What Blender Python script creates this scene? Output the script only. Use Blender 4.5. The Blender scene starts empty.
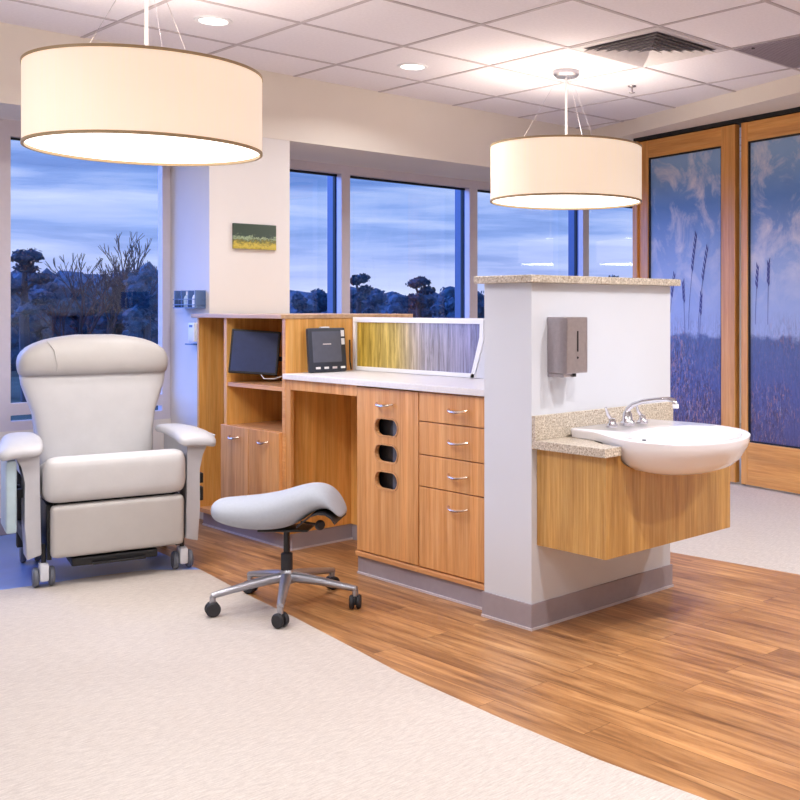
import bpy, bmesh, math, random
from mathutils import Vector, Matrix, noise
C = bpy.context.scene.collection
PI = math.pi
random.seed(7)

# ------------------------------------------------------------------ camera
F, CX, HY, PSI, EYE = 1045.6, 577.7, 308.05, 0.818, 1.32
cd = bpy.data.cameras.new('camera'); cam = bpy.data.objects.new('camera', cd); C.objects.link(cam)
cam.location = (0, 0, EYE); cam.rotation_euler = (PI/2, 0, -PSI)
cd.sensor_width = 36; cd.lens = 36*F/800
cd.shift_x = (400-CX)/800; cd.shift_y = (HY-400)/800; cd.clip_end = 500; cd.clip_start = .05
bpy.context.scene.camera = cam
vs = bpy.context.scene.view_settings
vs.view_transform = 'Standard'; vs.look = 'None'; vs.gamma = 1; vs.exposure = .08; vs.use_curve_mapping = False

# ------------------------------------------------------------------ materials
def lin(c):
    return tuple(((v/255)/12.92 if v/255 <= .04045 else ((v/255+.055)/1.055)**2.4) for v in c) + (1,)
class N:
    def __init__(s, name):
        s.m = bpy.data.materials.new(name); s.m.use_nodes = True
        s.t = s.m.node_tree; s.b = s.t.nodes['Principled BSDF']; s.o = s.t.nodes['Material Output']
    def n(s, k, **kw):
        x = s.t.nodes.new(k)
        for a, v in kw.items():
            if a in x.inputs.keys(): x.inputs[a].default_value = v
            else: setattr(x, a, v)
        return x
    def l(s, a, b): s.t.links.new(a, b)
    def coords(s, scale=(1,1,1), rot=(0,0,0)):
        tc = s.n('ShaderNodeTexCoord'); mp = s.n('ShaderNodeMapping')
        mp.inputs['Scale'].default_value = scale; mp.inputs['Rotation'].default_value = rot
        s.l(tc.outputs['Object'], mp.inputs['Vector']); return mp.outputs['Vector']
    def ramp(s, fac, stops):
        r = s.n('ShaderNodeValToRGB'); e = r.color_ramp.elements
        while len(e) < len(stops): e.new(.5)
        for i, (p, c) in enumerate(stops): e[i].position = p; e[i].color = c
        s.l(fac, r.inputs['Fac']); return r.outputs['Color']
    def noise(s, vec, scale, detail=3, rough=.5, dist=0):
        x = s.n('ShaderNodeTexNoise'); x.inputs['Scale'].default_value = scale; x.inputs['Detail'].default_value = detail
        x.inputs['Roughness'].default_value = rough; x.inputs['Distortion'].default_value = dist
        s.l(vec, x.inputs['Vector']); return x.outputs['Fac']
    def mix(s, fac, a, b, mode='MIX'):
        x = s.n('ShaderNodeMix', data_type='RGBA', blend_type=mode)
        for k, v in ((0, fac), (6, a), (7, b)):
            if hasattr(v, 'links'): s.l(v, x.inputs[k])
            else: x.inputs[k].default_value = v
        return x.outputs[2]
    def bump(s, h, strength=.1, dist=.002):
        b = s.n('ShaderNodeBump'); b.inputs['Strength'].default_value = strength; b.inputs['Distance'].default_value = dist
        s.l(h, b.inputs['Height']); s.l(b.outputs['Normal'], s.b.inputs['Normal'])
    def set(s, rough=.5, metal=0, color=None, spec=None):
        s.b.inputs['Roughness'].default_value = rough; s.b.inputs['Metallic'].default_value = metal
        if spec is not None: s.b.inputs['Specular IOR Level'].default_value = spec
        if color is not None:
            if hasattr(color, 'links'): s.l(color, s.b.inputs['Base Color'])
            else: s.b.inputs['Base Color'].default_value = color
def plain(name, c, rough=.5, metal=0, var=.04, scale=30, bump=0, spec=None):
    m = N(name); v = m.coords(); f = m.noise(v, scale, 4)
    a = tuple(x*(1-var) for x in lin(c)[:3])+(1,); b = tuple(min(1, x*(1+var)) for x in lin(c)[:3])+(1,)
    m.set(rough, metal, m.ramp(f, [(.3, a), (.7, b)]), spec)
    if bump: m.bump(m.noise(v, scale*8, 3), bump, .002)
    return m.m
def wood(name, base, dark, light, axis='z', scale=1, rough=.38):
    m = N(name)
    sc = {'z': (26, 26, 1.1), 'y': (26, 1.1, 26), 'x': (1.1, 26, 26)}[axis]
    v = m.coords(tuple(k*scale for k in sc)); f = m.noise(v, 1.6, 5, .6, .4)
    v2 = m.coords(tuple(k*.12*scale for k in sc)); f2 = m.noise(v2, 2.2, 2, .5, 1.0)
    v3 = m.coords(tuple(k*6*scale for k in sc)); f3 = m.noise(v3, 1.2, 2)
    c1 = m.ramp(f, [(.25, lin(dark)), (.5, lin(base)), (.78, lin(light))])
    c2 = m.ramp(f2, [(.3, (.78, .74, .70, 1)), (.7, (1.08, 1.06, 1.04, 1))])
    c = m.mix(1.0, c1, c2, 'MULTIPLY'); c = m.mix(.18, c, m.ramp(f3, [(.35, (.5, .4, .3, 1)), (.6, (1, 1, 1, 1))]), 'MULTIPLY')
    m.set(rough, 0, c); m.bump(f3, .05, .001); return m.m
M = {}
M['cream'] = plain('cream_paint', (232, 224, 214), .75, var=.015, scale=3, bump=.05)
M['pillar'] = plain('pillar_paint', (226, 221, 219), .75, var=.015, scale=3)
M['whitewall'] = plain('cool_white_paint', (212, 214, 222), .6, var=.015, scale=2)
M['veneer'] = wood('cherry_veneer', (228, 166, 104), (204, 138, 76), (242, 190, 134))
M['veneer_in'] = wood('oak_interior_veneer', (240, 180, 98), (222, 154, 72), (250, 200, 126))
M['veneer_h'] = wood('cherry_edge_band', (224, 166, 112), (206, 144, 92), (236, 186, 138), 'y')
M['oak'] = wood('golden_oak', (202, 156, 88), (176, 126, 60), (220, 180, 112), scale=1.8, rough=.35)
M['doorwood'] = wood('door_maple', (222, 160, 84), (200, 134, 62), (236, 182, 108), rough=.35)
M['doorwood_h'] = wood('door_maple_rail', (222, 160, 84), (200, 134, 62), (236, 182, 108), 'y', rough=.35)
M['laminate'] = plain('white_laminate', (226, 222, 224), .3, var=.04, scale=60)
M['kick'] = plain('mauve_rubber_base', (160, 150, 158), .5, var=.03)
M['strip'] = plain('base_lip', (205, 195, 200), .4)
M['chrome'] = plain('chrome', (215, 215, 222), .12, 1, var=.01)
M['steel'] = plain('brushed_steel', (176, 168, 172), .32, 1, var=.05, scale=60)
M['alu'] = plain('cast_aluminium', (172, 172, 180), .35, .85, var=.03)
M['nickel'] = plain('satin_nickel', (226, 206, 186), .25, 1, var=.02)
M['black'] = plain('black_plastic', (22, 22, 26), .45, var=.1)
M['rubber'] = plain('dark_rubber', (34, 34, 40), .55, var=.1)
M['greyframe'] = plain('grey_metal_frame', (214, 206, 212), .45, .1, var=.02)
M['gasket'] = plain('black_gasket', (8, 9, 14), .6)
M['outframe'] = plain('outer_window_frame', (70, 92, 132), .4, .2)
M['porcelain'] = plain('porcelain', (238, 236, 242), .08, 0, var=.005, spec=.7)
M['vinyl_taupe'] = plain('taupe_vinyl', (182, 177, 174), .42, var=.03, scale=12, bump=.08)
M['vinyl_light'] = plain('light_vinyl', (198, 196, 197), .42, var=.03, scale=12, bump=.08)
M['vinyl_arm'] = plain('arm_urethane', (188, 187, 192), .4, var=.02)
M['seatfab'] = plain('grey_stool_fabric', (166, 171, 182), .7, var=.03, scale=80, bump=.15)
M['screen'] = plain('dark_screen', (44, 60, 108), .3, var=.08)  # bluish sheen of the glass is mixed into this base colour
M['bezel'] = plain('dark_bezel', (46, 50, 64), .35)
M['tabletface'] = plain('slate_screen', (92, 96, 112), .2)
M['white'] = plain('white_plastic', (236, 236, 240), .4, var=.01)
M['ceil_tile'] = plain('ceiling_tile', (236, 231, 236), .9, var=.03, scale=60, bump=.2)
M['tbar'] = plain('ceiling_grid', (190, 180, 184), .6)
M['vent'] = plain('vent_white', (214, 208, 210), .6)
M['ventdark'] = plain('vent_cavity', (96, 90, 98), .8)
M['greypanel'] = plain('grey_grille', (158, 148, 156), .6)
M['cap'] = wood('tan_cap', (204, 170, 136), (188, 152, 118), (218, 186, 154), 'y')
M['trim_brown'] = plain('shade_rim', (176, 152, 116), .5)
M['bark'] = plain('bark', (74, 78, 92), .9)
M['ground'] = plain('far_lawn', (60, 84, 70), .9, var=.3, scale=.4)
M['rackblue'] = plain('rack_blue_plastic', (84, 112, 158), .4)
M['hood'] = plain('light_grey_caster_hood', (206, 208, 216), .35)
M['wheel'] = plain('grey_caster_wheel', (96, 100, 112), .4)
M['teal'] = plain('pale_tray_plastic', (176, 196, 206), .35)
def granite(name, a, b, c):
    m = N(name); v = m.coords(); f = m.noise(v, 140, 4, .7); g = m.noise(v, 50, 3, .6)
    c1 = m.ramp(f, [(.36, lin(a)), (.5, lin(b)), (.64, lin(c))]); c2 = m.ramp(g, [(.35, (.82, .8, .78, 1)), (.65, (1.05, 1.05, 1.05, 1))])
    m.set(.3, 0, m.mix(1, c1, c2, 'MULTIPLY')); return m.m
M['granite'] = granite('speckled_solid_surface', (150, 132, 112), (200, 188, 172), (232, 222, 208))
def f_beige():
    m = N('beige_sheet_floor'); v = m.coords((10, 60, 1), (0, 0, -.35)); f = m.noise(v, 2.4, 5, .65)
    g = m.noise(m.coords(), 1.1, 2); h = m.noise(m.coords(), 160, 3, .7)
    c = m.ramp(f, [(.3, lin((178, 168, 162))), (.52, lin((196, 187, 180))), (.72, lin((212, 204, 196)))])
    c = m.mix(.5, c, m.ramp(g, [(.35, (.94, .92, .90, 1)), (.65, (1, 1, 1, 1))]), 'MULTIPLY')
    c = m.mix(.35, c, m.ramp(h, [(.35, (.75, .72, .7, 1)), (.6, (1.05, 1.05, 1.05, 1))]), 'MULTIPLY')
    m.set(.5, 0, c, .4); return m.m
def f_wood():
    m = N('wood_plank_floor'); v = m.coords((1, 1, 1), (0, 0, PI/2))
    br = m.n('ShaderNodeTexBrick'); br.offset = .37; br.offset_frequency = 2
    for k, x in (('Scale', 1), ('Brick Width', 1.1), ('Row Height', .125), ('Mortar Size', .0012), ('Bias', 0), ('Mortar Smooth', .3)): br.inputs[k].default_value = x
    br.inputs['Color1'].default_value = (0, 0, 0, 1); br.inputs['Color2'].default_value = (1, 1, 1, 1); br.inputs['Mortar'].default_value = (.5, .5, .5, 1)
    m.l(v, br.inputs['Vector'])
    off = m.n('ShaderNodeVectorMath', operation='MULTIPLY_ADD'); off.inputs[1].default_value = (7, 13, 5)
    m.l(br.outputs['Color'], off.inputs[0]); m.l(m.coords((24, 1.6, 1)), off.inputs[2])
    f = m.noise(off.outputs[0], 1.0, 6, .65, .6)
    off2 = m.n('ShaderNodeVectorMath', operation='MULTIPLY_ADD'); off2.inputs[1].default_value = (3, 5, 2)
    m.l(br.outputs['Color'], off2.inputs[0]); m.l(m.coords((7, 1.3, 1)), off2.inputs[2])
    g = m.noise(off2.outputs[0], 1.0, 3, .6)
    c = m.ramp(f, [(.28, lin((112, 76, 48))), (.44, lin((160, 114, 72))), (.58, lin((188, 140, 92))), (.76, lin((212, 168, 118)))])
    c = m.mix(.75, c, m.ramp(g, [(.32, (.58, .52, .5, 1)), (.6, (1.05, 1.02, 1, 1))]), 'MULTIPLY')
    c = m.mix(.35, c, m.ramp(br.outputs['Color'], [(0, (.72, .72, .74, 1)), (1, (1.12, 1.08, 1.02, 1))]), 'MULTIPLY')
    c = m.mix(br.outputs['Fac'], c, lin((96, 62, 38)))
    m.set(.36, 0, c, .45); m.bump(f, .06, .001); return m.m
M['f_beige'] = f_beige(); M['f_wood'] = f_wood()
M['f_blue'] = plain('blue_lit_sheet_floor', (122, 152, 226), .3, var=.08, scale=6)  # sheet floor with the window's blue light put into its colour
def shade_mat():
    m = N('lit_shade_fabric'); v = m.coords((1, 1, 1)); f = m.noise(m.coords((1, 1, .03)), 90, 2)
    m.set(.8, 0, m.ramp(f, [(.3, lin((232, 218, 202))), (.7, lin((236, 223, 208)))]))
    m.b.inputs['Emission Color'].default_value = lin((255, 232, 206)); m.b.inputs['Emission Strength'].default_value = .5
    return m.m
M['shade'] = shade_mat()
def emit(name, c, s):
    m = N(name); m.set(.6, 0, lin(c)); m.b.inputs['Emission Color'].default_value = lin(c); m.b.inputs['Emission Strength'].default_value = s; return m.m
M['diffuser'] = emit('lit_diffuser', (255, 246, 236), 2.6)
M['downlens'] = emit('lit_downlight', (255, 246, 238), 3.5)
def glass():
    m = N('window_glass'); tr = m.n('ShaderNodeBsdfTransparent'); gl = m.n('ShaderNodeBsdfGlossy'); gl.inputs['Roughness'].default_value = .01
    tr.inputs['Color'].default_value = (.94, .97, 1, 1)
    fr = m.n('ShaderNodeFresnel'); fr.inputs['IOR'].default_value = 1.5
    mu = m.n('ShaderNodeMath', operation='MULTIPLY'); mu.inputs[1].default_value = 1.9
    mx = m.n('ShaderNodeMixShader'); m.l(fr.outputs[0], mu.inputs[0])
    ge = m.n('ShaderNodeNewGeometry'); iv = m.n('ShaderNodeMath', operation='SUBTRACT'); iv.inputs[0].default_value = 1; m.l(ge.outputs['Backfacing'], iv.inputs[1])
    m2 = m.n('ShaderNodeMath', operation='MULTIPLY'); m.l(mu.outputs[0], m2.inputs[0]); m.l(iv.outputs[0], m2.inputs[1]); m.l(m2.outputs[0], mx.inputs[0])
    m.l(tr.outputs[0], mx.inputs[1]); m.l(gl.outputs[0], mx.inputs[2]); m.l(mx.outputs[0], m.o.inputs['Surface']); return m.m
M['glass'] = glass()
def leaf(name, a, b):
    m = N(name); f = m.noise(m.coords(), 2.5, 5, .7); m.set(.8, 0, m.ramp(f, [(.35, lin(a)), (.65, lin(b))])); return m.m
M['leaf'] = leaf('pine_leaves', (32, 70, 102), (58, 104, 138)); M['leaf2'] = leaf('bush_leaves', (34, 74, 108), (64, 112, 148))  # dusk blue of the outside light put into both leaf colours
def reeds():
    m = N('reed_print'); tc = m.coords()
    f = m.noise(m.coords((1, 34, 2.2)), 1.5, 5, .75, .6); f2 = m.noise(m.coords((1, 18, .8)), 1.3, 3, .6, .2)
    sx = m.n('ShaderNodeSeparateXYZ'); m.l(tc, sx.inputs[0])
    mr = m.n('ShaderNodeMapRange'); mr.inputs[1].default_value = .55; mr.inputs[2].default_value = -.55; m.l(sx.outputs['Y'], mr.inputs[0])
    pr = m.ramp(mr.outputs[0], [(0, lin((172, 142, 40))), (.38, lin((190, 168, 100))), (.62, lin((156, 150, 156))), (1, lin((128, 126, 160)))])
    c = m.mix(.85, pr, m.ramp(f, [(.3, (.3, .26, .26, 1)), (.48, (1, 1, 1, 1)), (.66, (1.7, 1.7, 1.75, 1))]), 'MULTIPLY')
    c = m.mix(.5, c, m.ramp(f2, [(.35, (.5, .5, .5, 1)), (.6, (1.2, 1.2, 1.2, 1))]), 'MULTIPLY')
    m.set(.25, 0, c); return m.m
M['reeds'] = reeds()
def mural():
    # printed glass film: painted sky, sea line and dune grass (the print itself)
    m = N('seaside_print'); tc = m.coords(); sx = m.n('ShaderNodeSeparateXYZ'); m.l(tc, sx.inputs[0])
    mr = m.n('ShaderNodeMapRange'); mr.inputs[1].default_value = .33; mr.inputs[2].default_value = 2.55; m.l(sx.outputs['Z'], mr.inputs[0])
    nz = m.noise(m.coords((1, 4, 6)), 2.0, 4, .6)
    ad = m.n('ShaderNodeMath', operation='MULTIPLY_ADD'); ad.inputs[1].default_value = .06; m.l(nz, ad.inputs[0]); m.l(mr.outputs[0], ad.inputs[2])
    base = m.ramp(ad.outputs[0], [(0, lin((84, 82, 124))), (.2, lin((82, 92, 146))), (.37, lin((88, 102, 148))), (.385, lin((156, 170, 212))), (.62, lin((150, 170, 214))), (.84, lin((96, 136, 196))), (1, lin((136, 170, 214)))])
    cl = m.noise(m.coords((1, 1.4, 1.1), (.7, 0, 0)), 2.6, 7, .65, .5)
    clr = m.ramp(cl, [(.48, (0, 0, 0, 1)), (.70, (1, 1, 1, 1))])
    hi = m.ramp(mr.outputs[0], [(.4, (0, 0, 0, 1)), (.75, (1, 1, 1, 1))])
    cm = m.mix(1, clr, hi, 'MULTIPLY')
    c = m.mix(cm, base, lin((232, 224, 228)))
    lo = m.ramp(mr.outputs[0], [(.05, (1, 1, 1, 1)), (.28, (1, 1, 1, 1)), (.44, (0, 0, 0, 1))])
    big = m.noise(m.coords((1, 1, 1)), 1.6, 3)
    bm_ = m.ramp(big, [(.4, (.25, .25, .25, 1)), (.56, (1, 1, 1, 1))])
    for rot, sc_, col, lo_, hi_, ds in ((.5, (1, 26, 6), (62, 54, 74), .46, .56, 1.8), (-.45, (1, 30, 7), (176, 132, 130), .53, .60, 1.6), (.15, (1, 34, 5), (176, 176, 196), .58, .64, 1.2)):
        g_ = m.ramp(m.noise(m.coords(sc_, (rot, 0, 0)), 1.5, 9, .8, ds), [(lo_, (0, 0, 0, 1)), (hi_, (1, 1, 1, 1))])
        c = m.mix(m.mix(1, m.mix(1, g_, lo, 'MULTIPLY'), bm_, 'MULTIPLY'), c, lin(col))
    m.set(.3, 0, c, .3); return m.m
M['mural'] = mural()
M['stalk'] = plain('printed_stalk', (66, 70, 140), .5)
def pic():
    m = N('meadow_print'); sx = m.n('ShaderNodeSeparateXYZ'); m.l(m.coords(), sx.inputs[0])
    nz = m.noise(m.coords((1, 1, 1.6)), 34, 8, .8)
    mr = m.n('ShaderNodeMapRange'); mr.inputs[1].default_value = -.08; mr.inputs[2].default_value = .08; m.l(sx.outputs['Z'], mr.inputs[0])
    ad = m.n('ShaderNodeMath', operation='MULTIPLY_ADD'); ad.inputs[1].default_value = 1.0; m.l(nz, ad.inputs[0]); m.l(mr.outputs[0], ad.inputs[2])
    c = m.ramp(ad.outputs[0], [(.38, lin((130, 124, 40))), (.62, lin((206, 184, 80))), (.86, lin((70, 82, 52))), (.93, lin((176, 196, 160))), (1, lin((60, 76, 66)))])
    m.set(.3, 0, c); return m.m
M['pic'] = pic()

# ------------------------------------------------------------------ mesh helpers
MW = {}
def link(o): C.objects.link(o); return o
def thing(name, label, cat, loc=(0,0,0), rz=0, group=None):
    o = link(bpy.data.objects.new(name, None)); o.empty_display_size = .05
    o.location = loc; o.rotation_euler = (0, 0, rz); o['label'] = label; o['category'] = cat
    if group: o['group'] = group
    MW[o.name] = Matrix.Translation(Vector(loc)) @ Matrix.Rotation(rz, 4, 'Z'); return o
def struct_empty(name, loc=(0,0,0)):
    o = link(bpy.data.objects.new(name, None)); o.location = loc; o['kind'] = 'structure'
    MW[o.name] = Matrix.Translation(Vector(loc)); return o
def obj(name, bm, mat, parent=None, W=True, smooth=False, loc=None, **props):
    """W: vertices are in world coordinates, converted into the parent's frame"""
    if isinstance(mat, str): mat = M[mat]
    base = Matrix()
    if parent is not None:
        pm = MW[parent.name]
        if W: bmesh.ops.transform(bm, matrix=pm.inverted(), verts=bm.verts)
    me = bpy.data.meshes.new(name)
    if parent is None and loc is not None:
        bmesh.ops.transform(bm, matrix=Matrix.Translation(-Vector(loc)), verts=bm.verts)
    bmesh.ops.recalc_face_normals(bm, faces=bm.faces)
    bm.to_mesh(me); bm.free()
    mats = mat if isinstance(mat, (list, tuple)) else [mat]
    for k in mats: me.materials.append(M[k] if isinstance(k, str) else k)
    if smooth:
        for p in me.polygons: p.use_smooth = True
        try: me.set_sharp_from_angle(angle=math.radians(smooth if smooth > 1 else 40))
        except Exception: pass
    o = link(bpy.data.objects.new(name, me)); o.parent = parent
    if parent is None and loc is not None: o.location = loc
    MW[o.name] = (MW[parent.name] if parent is not None else Matrix.Translation(Vector(loc)) if loc is not None else Matrix())
    for k, v in props.items(): o[k] = v
    return o
def tag(o, label, cat, group=None):
    o['label'] = label; o['category'] = cat
    if group: o['group'] = group
    return o
def struct(name, bm, mat, parent=None, **k):
    o = obj(name, bm, mat, parent, **k)
    if parent is None: o['kind'] = 'structure'
    return o
def BM(): return bmesh.new()
def box(x0, x1, y0, y1, z0, z1, bev=0, bm=None, seg=2, mi=0):
    b = bmesh.new()
    vs_ = [b.verts.new(p) for p in ((x0,y0,z0),(x1,y0,z0),(x1,y1,z0),(x0,y1,z0),(x0,y0,z1),(x1,y0,z1),(x1,y1,z1),(x0,y1,z1))]
    for f in ((0,3,2,1),(4,5,6,7),(0,1,5,4),(1,2,6,5),(2,3,7,6),(3,0,4,7)):
        b.faces.new([vs_[i] for i in f]).material_index = mi
    if bev: bmesh.ops.bevel(b, geom=b.edges[:], offset=bev, segments=seg, profile=.6, affect='EDGES', clamp_overlap=True)
    return merge(b, bm)
def merge(b, bm):
    if bm is None: return b
    me = bpy.data.meshes.new('tmp'); b.to_mesh(me); b.free(); bm.from_mesh(me); bpy.data.meshes.remove(me); return bm
def prism(pts, axis, a, b_, bev=0, bm=None, seg=2):
    """extrude a 2-D outline; axis = 'x','y','z' is the extrusion axis; pts are the other two coordinates in order"""
    b = bmesh.new()
    def P(p, t): return {'x': (t, p[0], p[1]), 'y': (p[0], t, p[1]), 'z': (p[0], p[1], t)}[axis]
    A = [b.verts.new(P(p, a)) for p in pts]; B = [b.verts.new(P(p, b_)) for p in pts]
    n = len(pts); b.faces.new(A); b.faces.new(B[::-1])
    for i in range(n): b.faces.new((A[i], B[i], B[(i+1) % n], A[(i+1) % n]))
    if bev:
        es = [e for e in b.edges]
        bmesh.ops.bevel(b, geom=es, offset=bev, segments=seg, profile=.6, affect='EDGES', clamp_overlap=True)
    return merge(b, bm)
def tube(path, r, n=10, bm=None, caps=True):
    b = bmesh.new(); path = [Vector(p) for p in path]; rings = []
    up = Vector((0, 0, 1)); prev = None
    for i, p in enumerate(path):
        d = (path[min(i+1, len(path)-1)]-path[max(i-1, 0)]).normalized()
        if prev is None:
            a = d.cross(up)
            if a.length < .1: a = d.cross(Vector((1, 0, 0)))
            a.normalize()
        else: a = (prev-d*prev.dot(d)).normalized()
        prev = a; c = d.cross(a); rr = r[i] if isinstance(r, (list, tuple)) else r
        rings.append([b.verts.new(p+(a*math.cos(2*PI*k/n)+c*math.sin(2*PI*k/n))*rr) for k in range(n)])
    for i in range(len(rings)-1):
        for k in range(n): b.faces.new((rings[i][k], rings[i][(k+1) % n], rings[i+1][(k+1) % n], rings[i+1][k]))
    if caps: b.faces.new(rings[0][::-1]); b.faces.new(rings[-1])
    return merge(b, bm)
def lathe(prof, c=(0,0,0), n=32, bm=None, axis='z', close=False):
    b = bmesh.new(); rings = []
    for (r, z) in prof:
        if r < 1e-6: rings.append([b.verts.new((c[0], c[1], c[2]+z))]*n)
        else: rings.append([b.verts.new((c[0]+r*math.cos(2*PI*k/n), c[1]+r*math.sin(2*PI*k/n), c[2]+z)) for k in range(n)])
    R = rings+([rings[0]] if close else [])
    for i in range(len(R)-1):
        for k in range(n):
            q = [R[i][k], R[i][(k+1) % n], R[i+1][(k+1) % n], R[i+1][k]]; u = []
            for v in q:
                if v not in u: u.append(v)
            if len(u) > 2:
                try: b.faces.new(u)
                except ValueError: pass
    if axis != 'z':
        Rm = Matrix.Rotation(PI/2, 4, 'Y' if axis == 'x' else 'X'); T = Matrix.Translation(Vector(c))
        bmesh.ops.transform(b, matrix=T @ Rm @ T.inverted(), verts=b.verts)
    return merge(b, bm)
def loft(rings, bm=None, caps=True):
    b = bmesh.new(); R = [[b.verts.new(p) for p in r] for r in rings]; n = len(R[0])
    for i in range(len(R)-1):
        for k in range(n): b.faces.new((R[i][k], R[i][(k+1) % n], R[i+1][(k+1) % n], R[i+1][k]))
    if caps: b.faces.new(R[0][::-1]); b.faces.new(R[-1])
    return merge(b, bm)
def xf(bm, m): bmesh.ops.transform(bm, matrix=m, verts=bm.verts); return bm
def arc(c, r, a0, a1, n):
    return [(c[0]+r*math.cos(a0+(a1-a0)*i/n), c[1]+r*math.sin(a0+(a1-a0)*i/n)) for i in range(n+1)]

ZC = 2.85; YS = 6.08; YW = 6.83; ZS = 2.42; YL = 6.6
# ------------------------------------------------------------------ world (dusk sky with streaky clouds)
w = bpy.data.worlds.new('dusk'); bpy.context.scene.world = w; w.use_nodes = True
t = w.node_tree; bg = t.nodes['Background']
def wn(k, **kw):
    x = t.nodes.new(k)
    for a, v in kw.items(): setattr(x, a, v)
    return x
tc = wn('ShaderNodeTexCoord'); sp = wn('ShaderNodeSeparateXYZ'); t.links.new(tc.outputs['Generated'], sp.inputs[0])
r1 = wn('ShaderNodeValToRGB'); t.links.new(sp.outputs['Z'], r1.inputs['Fac'])
el = r1.color_ramp.elements
for i, (p, c) in enumerate([(0, (30, 60, 110)), (.002, (168, 174, 218)), (.07, (138, 160, 214)), (.16, (104, 138, 202)), (.5, (60, 104, 190)), (1, (50, 90, 180))]):
    if i > 1: el.new(p)
    el[i].position = p; el[i].color = lin(c)
mp = wn('ShaderNodeMapping'); mp.inputs['Scale'].default_value = (1.6, 1.6, 17); mp.inputs['Rotation'].default_value = (.03, -.02, 0); t.links.new(tc.outputs['Generated'], mp.inputs['Vector'])
nz = wn('ShaderNodeTexNoise'); nz.inputs['Scale'].default_value = 2.6; nz.inputs['Detail'].default_value = 6; nz.inputs['Roughness'].default_value = .55; nz.inputs['Distortion'].default_value = .3
t.links.new(mp.outputs[0], nz.inputs['Vector'])
r2 = wn('ShaderNodeValToRGB'); t.links.new(nz.outputs['Fac'], r2.inputs['Fac']); r2.color_ramp.elements[0].position = .42; r2.color_ramp.elements[1].position = .68
r2.color_ramp.elements[1].color = (.75, .75, .75, 1)
mx = wn('ShaderNodeMix', data_type='RGBA'); t.links.new(r2.outputs['Color'], mx.inputs[0]); t.links.new(r1.outputs['Color'], mx.inputs[6]); mx.inputs[7].default_value = lin((200, 206, 230))
r3 = wn('ShaderNodeValToRGB'); t.links.new(nz.outputs['Fac'], r3.inputs['Fac']); r3.color_ramp.elements[0].position = .3; r3.color_ramp.elements[1].position = .45
r3.color_ramp.elements[0].color = (.62, .7, .8, 1); r3.color_ramp.elements[1].color = (1, 1, 1, 1)
mx2 = wn('ShaderNodeMix', data_type='RGBA', blend_type='MULTIPLY'); mx2.inputs[0].default_value = 1; t.links.new(mx.outputs[2], mx2.inputs[6]); t.links.new(r3.outputs['Color'], mx2.inputs[7])
t.links.new(mx2.outputs[2], bg.inputs['Color']); bg.inputs['Strength'].default_value = 1.45

# ------------------------------------------------------------------ room shell
X0, X1, Y0, Y1 = -1.6, 15.0, -3.0, 13.0
edge = [(2.29, Y0), (2.286, 1.69), (2.273, 2.04), (2.286, 2.48), (2.321, 3.055), (2.365, 3.39), (2.436, 3.977), (2.47, 4.353), (2.55, 5.0)]
b = BM()
def poly(pts, mi, z=0.0):
    f = b.faces.new([b.verts.new((p[0], p[1], z)) for p in pts]); f.material_index = mi
top = [(2.55, 5.0), (2.372, 5.185), (2.158, 5.25), (1.93, 5.28), (1.72, 5.32), (1.2, 5.34), (X0, 5.36)]
poly([(X0, Y0)] + edge + top[1:], 0)                      # beige field
poly(top + [(X0, YL), (2.6, YL), (2.6, 5.9)], 2)           # border by the window, coloured with the blue window light
poly(edge + [(2.6, 5.9), (2.6, YL), (3.2, YL), (3.2, YW), (4.50, YW), (4.47, 3.5), (4.53, 2.743), (4.60, Y0)], 1)
poly([(4.60, Y0), (4.53, 2.743), (4.47, 3.5), (4.50, YW), (X1, YW), (X1, Y0)], 0)
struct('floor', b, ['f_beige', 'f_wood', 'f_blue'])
# ceiling slab + the exposed grid bars
cl = struct('ceiling', box(X0, X1, Y0, YW+.02, ZC, ZC+.1), 'ceil_tile')
b = BM(); GX, GY, T = 2.397, 5.594, .68
for i in range(-6, 20):
    x = GX+i*T
    if X0 < x < X1: box(x-.011, x+.011, Y0, YS, ZC-.004, ZC+.002, bm=b)
for j in range(-1, 13):
    y = GY-j*T
    if Y0 < y < YS: box(X0, X1, y-.011, y+.011, ZC-.0045, ZC+.002, bm=b)
struct('ceiling_grid', b, 'tbar', cl)
struct('wall_window_soffit', box(X0, X1, YS, YW+.2, ZS, ZC), 'cream')
struct('wall_left', box(X0-.1, X0, Y0, YL, 0, ZC), 'cream')
struct('wall_rear', box(X0, X1, Y0-.1, Y0, 0, ZC), 'cream')
struct('wall_far_right', box(X1, X1+.1, Y0, YW, 0, ZC), 'cream')
# pillar between the two window bays
pil = struct('wall_pillar', prism([(3.163, YS+.005), (3.724, YS+.005), (3.724, YW+.2), (3.5, YW+.2), (3.4, YL+.09), (3.163, YL+.07)], 'z', 0, ZS), 'pillar')
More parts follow.
